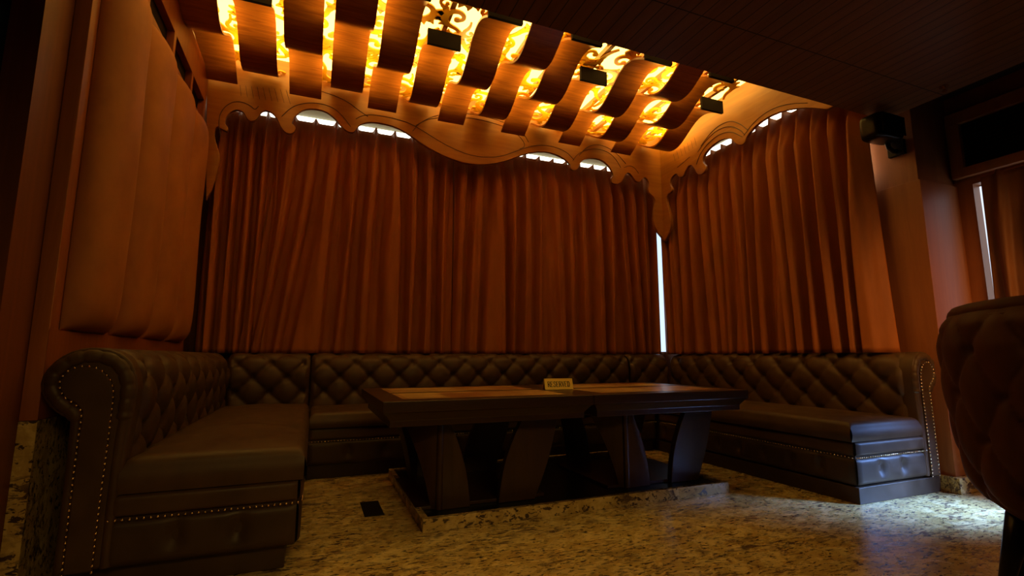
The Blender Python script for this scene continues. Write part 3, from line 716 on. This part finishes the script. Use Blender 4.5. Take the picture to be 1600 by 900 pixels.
for ch in 'RESERVED':
    for pts, wd in LT[ch]:
        for (a, b) in zip(pts, pts[1:]):
            A = Vector((x+a[0]*sxl, .0195+a[1]*szl)); B = Vector((x+b[0]*sxl, .0195+b[1]*szl)); dd = (B-A)
            if dd.length < 1e-6: continue
            nn = Vector((-dd.y, dd.x)).normalized()*wd*.66*sxl; e = dd.normalized()*wd*.15*sxl
            q = [A-e-nn, B+e-nn, B+e+nn, A-e+nn]
            m.prism([(p.x, -.0302-.0010+p.y*(.027/.078), p.y) for p in q], (0, .0012, 0))
    x += 5.4*sxl
tx = m.build('sign_lettering', M['ink'], pls, fix=False); tx.location = (0, 0, 0)
sg_.rotation_euler.z = -.10

# ------------------------------------------------------------------ floor plate
m = MB(); m.box((.335, 3.20, 0), (.452, 3.52, .003)); o = m.build('floor_cover_plate', M['black'], bevel=.001); tag(o, 'black rectangular cover plate set in the floor left of the table platform', 'cover plate')

# ------------------------------------------------------------------ speaker on the pillar
sp = thing('wall_speaker', (4.23, 2.30, 2.62), 'small black speaker on a bracket at the top of the right curtain', 'speaker')
m = MB(); cx, cy, cz = 4.07, 2.30, 2.735
def spk(u, v):
    a = 2*PI*u; b = PI*(v-.5)
    sgnp = lambda q, p: math.copysign(abs(q)**p, q)
    return (cx+.165*sgnp(math.cos(b), .35)*sgnp(math.cos(a), .4), cy+.085*sgnp(math.cos(b), .35)*sgnp(math.sin(a), .4), cz+.105*sgnp(math.sin(b), .35)+.05*(math.cos(b)**.35 if math.cos(b) > 0 else 0)*math.cos(a)*.25)
m.grid(spk, 40, 20, True); m.build('speaker_body', M['black'], sp, smooth=True)
m = MB()
for k in range(16): m.box((3.93+k*.0175, cy-.094, cz-.075), (3.938+k*.0175, cy-.086, cz+.075))
m.build('speaker_grille', M['blackmatt'], sp)
m = MB(); m.tube([(4.15, 2.32, 2.66), (4.17, 2.32, 2.60), (4.22, 2.32, 2.58), (4.284, 2.32, 2.60)], .018, 10); m.box((4.25, 2.26, 2.55), (4.2845, 2.38, 2.67)); m.build('bracket', M['black'], sp, bevel=.003)

# sprinkler
sk = thing('sprinkler_head', (4.11, 1.89, ZC), 'tiny ceiling sprinkler near the edge of the plank ceiling', 'sprinkler')
m = MB(); m.tube([(4.11, 1.89, ZC), (4.11, 1.89, ZC-.008)], .028, 14); m.tube([(4.11, 1.89, ZC-.008), (4.11, 1.89, ZC-.03)], .010, 10); m.build('sprinkler_body', M['nail'], sk)
m = MB(); m.tube([(4.11, 1.89, ZC-.036), (4.11, 1.89, ZC-.040)], .016, 12); m.tube([(4.10, 1.89, ZC-.028), (4.098, 1.89, ZC-.037)], .002, 5); m.tube([(4.12, 1.89, ZC-.028), (4.122, 1.89, ZC-.037)], .002, 5); m.build('deflector', M['nail'], sk)

# ------------------------------------------------------------------ tufted chair in the right foreground
CX, CY = 2.875, 1.01
ch = thing('tufted_armchair', (CX, CY, 0), 'maroon tufted tub chair seen from behind at the right edge', 'armchair')
back_dir = math.atan2(-CY, -CX)         # outer back faces the camera
def shell_r(z):
    P_ = [(.30, .25), (.36, .315), (.44, .350), (.56, .375), (.70, .388), (.85, .398), (1.0, .400), (1.10, .385), (1.16, .360)]
    for (a, b), (c, d) in zip(P_, P_[1:]):
        if z <= c: u = max(0, (z-a)/(c-a)); return b+(d-b)*u
    return P_[-1][1]
def rim(th):   # height of the shell rim round the plan; th measured from the back centre
    q = abs(th)/PI; return 1.155-.05*q-.45*max(0, (q-.45)/.55)**1.3
TH = PI*.80
def outer(u, v, off=0, tuft=1):
    th = (u-.5)*2*TH; zt = rim(th); z = .30+(zt-.30)*v; r = shell_r(z)
    aa = th*.38/.20; vv = (z-.44)/.36
    a = aa/1.0+vv; b = aa-vv
    puff = (abs(math.sin(PI*a/1.0))*abs(math.sin(PI*b/1.0)))**.4
    ra = a-round(a); rb = b-round(b); r2 = ((ra+rb)/2*.20)**2+((ra-rb)/2*.36)**2
    d = tuft*(.030*puff-.022*math.exp(-r2/.022**2))*min(1, (zt-z)/.06)*min(1, (z-.30)/.10)
    g = back_dir+th; rr = r+d+off
    return (CX+rr*math.cos(g), CY+rr*math.sin(g), z)
m = MB(); m.grid(outer, 150, 90); m.build('outer_back', M['chair'], ch, smooth=True)
m = MB(); m.grid(lambda u, v: outer(u, .18+.82*v, -.075, 0), 60, 20); m.build('inner_back', M['chair'], ch, smooth=True)
m = MB(); pts = []; 
for k in range(61):
    q = outer(k/60, 1, -.035, 0); pts.append((q[0], q[1], q[2]))
m.tube(pts, .040, 12); m.build('top_rail', M['chair'], ch, smooth=True)
m = MB(); pts = [outer(k/60, 1, .008, 0) for k in range(61)]; m.tube([(p[0], p[1], p[2]-.028) for p in pts], .008, 8); m.build('piping', M['chair'], ch, smooth=True)
m = MB(); fd = (math.cos(back_dir+PI), math.sin(back_dir+PI)); 
m.tube([(CX, CY, .27), (CX, CY, .30), (CX, CY, .36), (CX, CY, .44), (CX, CY, .49), (CX, CY, .51)], [.15, .20, .26, .28, .27, .20], 32); m.build('seat', M['chair'], ch, smooth=True)
for k in range(4):
    g = back_dir+(1.15, -1.15, 2, -2)[k]*PI/3; c, s = math.cos(g), math.sin(g)
    m = MB(); m.tube([(CX+.22*c, CY+.22*s, .36), (CX+.275*c, CY+.275*s, .15), (CX+.315*c, CY+.315*s, 0)], [.048, .034, .022], 14); m.build('leg', M['black'], ch, smooth=True)
